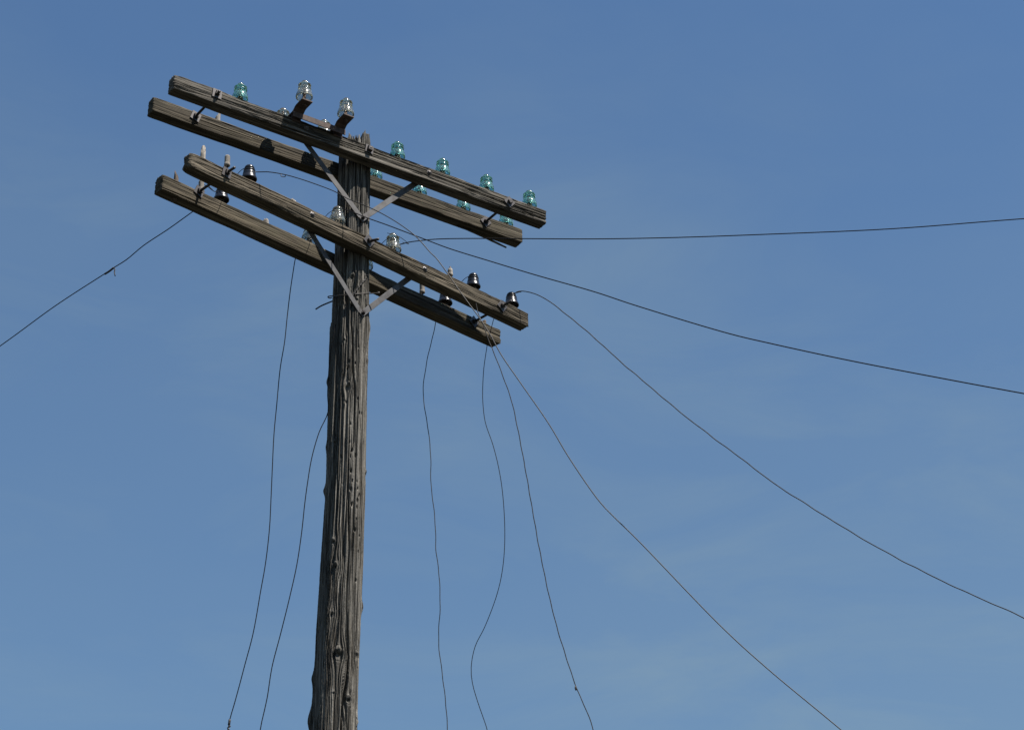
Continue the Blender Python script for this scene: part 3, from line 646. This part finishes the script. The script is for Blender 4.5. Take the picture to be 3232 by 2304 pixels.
# ------------------------------------------------------------------ braces
def brace(front, s0, h0, vs, vh, vy, lift):
    """flat steel strap from the rear face of the front arm down to the brace bolt on the pole; local to the pole"""
    A = ARMS[front]
    M = A.matrix_basis
    y0 = (WV / 2 / IN + .12)
    a = np.array([s0, y0, h0]); b_ = np.array([vs, vy + lift, vh])
    d = b_ - a; Ln = np.linalg.norm(d); d /= Ln
    a = a - d * .8; b_ = b_ + d * .9; Ln += 1.7
    yv = np.array([0, 1, 0]) - d * d[1]; yv /= np.linalg.norm(yv); wv = np.cross(d, yv)
    R = np.stack([d, wv, yv], -1)
    mb = MB().box(((a + b_) / 2) * IN, (Ln * IN, 1.3 * IN, .2 * IN), R, .2)
    me = mb.mesh('brace', M_BRACE, False)
    co = np.empty(len(me.vertices) * 3, np.float32); me.vertices.foreach_get('co', co); co = co.reshape(-1, 3)
    co = np.array([(M @ Vector(c))[:] for c in co], np.float32); me.vertices.foreach_set('co', co.ravel()); me.update()
    return obj('brace', me, pole)
def brace_bolt(front, vs, vh, vy):
    A = ARMS[front]; M = A.matrix_basis
    mb = MB()
    mb.tube(np.array([(vs, vy - .9, vh), (vs, vy + 2.5, vh)]) * IN, .27 * IN, 10)
    hexnut(mb, (vs * IN, (vy - .42) * IN, vh * IN), .55 * IN, .45 * IN, ang=.5)
    me = mb.mesh('brace_bolt', M_IRON, False); me.transform(M)
    obj('brace_bolt', me, pole)
for fr_, vs, vh, vy in (('UF', .25, -15.9, 1.02), ('LF', .25, -16.4, .62)):
    brace(fr_, -15.9, .5, vs - .1, vh, vy, .22); brace(fr_, 15.9, .5, vs + .15, vh, vy, -.02)
    brace_bolt(fr_, vs, vh, vy)

# ------------------------------------------------------------------ transposition bracket on the upper front arm
brk = MB()
bs0, bs1, fy = -20.1, -6.9, -(WV / 2 / IN) - 1.3
hb = 1.78 - DZ['UF']
brk.box(np.array([(bs0 + bs1) / 2, fy, hb]) * IN, np.array([bs1 - bs0, .2, 1.42]) * IN)
brk.box(np.array([(bs0 + bs1) / 2, fy + .72, hb + .62]) * IN, np.array([bs1 - bs0, 1.24, .18]) * IN)
bracket = obj('transposition_bracket', brk.mesh('transposition_bracket', M_RUST, False), ARMS['UF'], (0, 0, 0), (0, 0, 0), 'rusty steel bracket carrying four clear glass insulators')
bracket.parent = pole; bracket.matrix_basis = ARMS['UF'].matrix_basis.copy()
def strap_mesh():
    # profile in (y, z) inches along the strap, front tip to rear tip, relative to the arm centre
    half = [(-6.6, 3.55), (-3.9, 3.50), (-3.3, 3.35), (-2.7, 2.85), (-2.2, 2.66), (0, 2.62)]
    prof = half + [(-y, z) for y, z in half[-2::-1]]
    prof = np.array(prof); w = 1.28; th_ = .26
    T = np.gradient(prof, axis=0); T /= np.linalg.norm(T, axis=1)[:, None]; Nn = np.stack([-T[:, 1], T[:, 0]], -1)
    V = []
    for p, n in zip(prof, Nn):
        for (x, o) in ((-w, -th_ / 2), (w, -th_ / 2), (w, th_ / 2), (-w, th_ / 2)):
            V.append((x, p[0] + n[0] * o, p[1] + n[1] * o))
    k = len(prof); F = []
    for i in range(k - 1):
        for j in range(4): F.append([i * 4 + j, i * 4 + (j + 1) % 4, i * 4 + 4 + (j + 1) % 4, i * 4 + 4 + j])
    F += [[3, 2, 1, 0], [(k - 1) * 4 + i for i in range(4)]]
    mb = MB().add(np.array(V) * IN, F)
    for sg in (-1, 1):                       # lugs that grip the arm
        mb.box(np.array([0, sg * 1.75, 1.65]) * IN, np.array([2.3, .2, 1.75]) * IN)
    return mb.mesh('strap', M_RUST, False)
ME_STRAP = strap_mesh()
ME_BPIN = MB().lathe(inch([(0, -.6), (.45, -.6), (.45, -.3), (.36, -.3), (.36, .3), (.52, .34), (.52, .5), (.36, .52), (.34, 3.6), (0, 3.6)]), 16).mesh('bracket_pin', M_RUST)
for s, df, db in ((-18.7, 0, -.25), (-8.2, -.45, .75)):
    st = obj('strap', ME_STRAP, bracket, (s * IN, 0, -DZ['UF'] * IN), (df * .04, 0, 0))
    for yy, apex in ((-5.0, 9.6 + df), (4.5, 8.2 + db)):
        z = (apex - 4.5 - DZ['UF'])
        obj('glass_insulator', ME_CLEAR, bracket, (s * IN, yy * IN, z * IN), lean(.03), 'clear glass insulator')
        obj('insulator_pin', ME_BPIN, bracket, (s * IN, yy * IN, (3.65 - DZ['UF'] + .02) * IN))

# ------------------------------------------------------------------ tie wires and jumpers on the lower arms
def tube_part(name, pts, r, parent, mat=M_WIRE, seg=7, step=.01, lab=None):
    return obj(name, MB().tube(smooth_path(pts, step), r, seg).mesh(name, mat), parent, (0, 0, 0), (0, 0, 0), lab)
def ring_pts(s, z, r, a0, a1, n=22):
    return [(s + r * math.cos(a), r * math.sin(a), z + .06 * math.sin(3 * a)) for a in np.linspace(a0, a1, n)]
inA = lambda L: np.array(L) * IN
D2 = 9.47
for s, z in ((-32, 5.45), (-8, 5.45), (8, 5.25), (32, 5.45)):
    # dead-end turn round the groove, then a slack jumper to the rear arm's insulator
    p = ring_pts(s, z, 1.12, -1.7, 3.4) + [(s - 1.25, 1.2, z - .1), (s - 1.1, 3.2, z - .55), (s - .4, 6, z - .7), (s - .9, 8.0, z - .5), (s - 1.1, D2, z - .5)]
    tube_part('jumper_wire', inA(p), .07 * IN, ARMS['LF'])
p = ring_pts(44, 5.5, 1.12, -.6, 5.0) ; tube_part('tie_wire', inA(p), .07 * IN, ARMS['LF'])
# loose curl on the front clear insulator
p = [(5.9, -.4, 5.9), (7.2, -1.05, 5.75), (8.6, -1.3, 5.7), (10.4, -1.2, 5.5), (11.4, -1.3, 5.05), (11.3, -1.5, 4.85), (10.4, -1.4, 4.75), (9.7, -1.2, 4.75)]
tube_part('tie_wire', inA(p), .065 * IN, ARMS['LF'])
# bent tails at the rear black insulator
tube_part('tie_wire', inA([(-37.0, .4, 5.2), (-36.1, .2, 5.3), (-35.0, .1, 4.9), (-33.9, 0, 4.6), (-33.1, 0, 4.9)]), .085 * IN, ARMS['LB'])
tube_part('tie_wire', inA([(-34.9, .2, 6.2), (-35.3, .2, 5.7), (-35.1, .1, 5.2), (-34.4, 0, 4.8)]), .075 * IN, ARMS['LB'])

# wire lashed round the shaft below the lower arms
for nm, P, r in (('lashing_wire', LASH, .0032), ('lashing_wire', LASH2, .0042), ('lashing_wire', LASH4, .0022)):
    tube_part(nm, [to_pole(p)[:] for p in P], r, pole, M_STRAND if P is LASH4 else M_IRON)
pth = smooth_path([to_pole(p)[:] for p in LASH3], .004); k = np.arange(len(pth)) * .55
mb = MB()
for ph in (0, math.pi):
    off = np.stack([np.cos(k + ph), np.zeros_like(k), np.sin(k + ph)], -1) * .0032
    mb.tube(pth + off, .003, 6)
obj('lashing_wire', mb.mesh('twisted_lashing', M_STRAND), pole, label='twisted strand lying on the shaft')

# ================================================================== line wires
def line_wire(P, r, mat, lab, strand=0.0):
    pts = smooth_path(P, .02 if strand else .03)
    if strand:                               # loosely twisted, slightly kinked
        k = np.arange(len(pts)); w = np.stack([np.sin(k * .9) + .6 * np.sin(k * .23), np.cos(k * .7), np.sin(k * .51)], -1) * strand
        w[:3] *= 0; pts = pts + w
    o = obj('line_wire', MB().tube(pts, r, 8).mesh('line_wire', mat))
    o['label'] = lab; o['category'] = 'wire'; o['group'] = 'loose wires on the pole'
    # origin to the wire's upper end
    p0 = Vector(P[0]); o.data.transform(Matrix.Translation(-p0)); o.location = p0
    return o
WR = .0025
w1 = line_wire(W1, WR * 1.05, M_BARE, 'slack wire from the leftmost front black insulator, arching across the pole and falling right')
w2 = line_wire(W2, WR * 1.15, M_WIRE, 'dark wire sloping gently right from the clear insulator left of the pole')
w3 = line_wire(W3, WR * 1.15, M_WIRE, 'dark nearly level wire running right from the clear insulator right of the pole')
w4 = line_wire(W4, WR * 1.15, M_STRAND, 'stranded wire curving down right from the black insulator at the lower right arm end', .0012)
w5 = line_wire(W5, WR * 1.05, M_STRAND, 'stranded wire hanging steeply from the second black insulator from the right', .0010)
w6 = line_wire(W6, WR * .85, M_WIRE, 'thin S-shaped dark wire hanging below the right end of the lower arms')
w7 = line_wire(W7, WR * .95, M_STRAND, 'kinked wire hanging down from the lower rear arm, first right of the pole', .0010)
w8 = line_wire(W8, WR * 1.05, M_WIRE, 'dark wire with a twisted end hanging farthest left of the pole')
w9 = line_wire(W9, WR * 1.05, M_WIRE, 'dark wire running down the pole side, then hanging free just left of it')
w10 = line_wire(W10, WR * 1.1, M_WIRE, 'dark wire leaving the lower rear arm toward the left edge, with a splice')

def on_wire(o, P, name, pts, r, mat=M_IRON, seg=8):
    p0 = Vector(P[0]); me = MB().tube(smooth_path(pts, .008), r, seg).mesh(name, mat)
    me.transform(Matrix.Translation(-p0)); return obj(name, me, o)
W10a = np.array(W10)
sa, sb = W10a[7], W10a[8]
on_wire(w10, W10, 'splice_sleeve', [sa + (0, 0, .0), (sa + sb) / 2 + (0, 0, -.004), sb + (0, 0, -.003)], .0058)
on_wire(w10, W10, 'wire_tail', [sb * .1 + sa * .9, sa + (.006, 0, -.006), sa + (.006, 0, -.03), sa + (.012, 0, -.055)], .0032)
W8a = np.array(W8); e = [i for i, p in enumerate(W8) if abs(p[2] - 4.237) < .002][0]
on_wire(w8, W8, 'splice_sleeve', [W8a[e], W8a[e + 1]], .0062)
q_ = W8a[e + 1]; on_wire(w8, W8, 'twisted_end', [q_ + (0, 0, 0), q_ + (.006, 0, -.008), q_ + (-.006, 0, -.016), q_ + (.003, 0, -.026), q_ + (-.008, 0, -.036), q_ + (-.006, 0, -.06)], .0042)
W1a = np.array(W1); cl = W1a[3]
on_wire(w1, W1, 'wire_clip', [cl + (-.010, 0, 0), cl + (-.010, 0, -.013), cl + (.012, 0, -.016), cl + (.012, 0, -.002)], .0022)
W5a = np.array(W5); e = int(np.argmin(np.abs(W5a[:, 2] - 4.513)))
on_wire(w5, W5, 'wire_knot', [W5a[e] + (-.004, 0, .012), W5a[e] + (-.007, -.003, .0), W5a[e] + (-.003, 0, -.012)], .0042)
W4a = np.array(W4)
on_wire(w4, W4, 'wire_knot', [W4a[1], W4a[2], W4a[2] + (.012, 0, .0)], .0048)
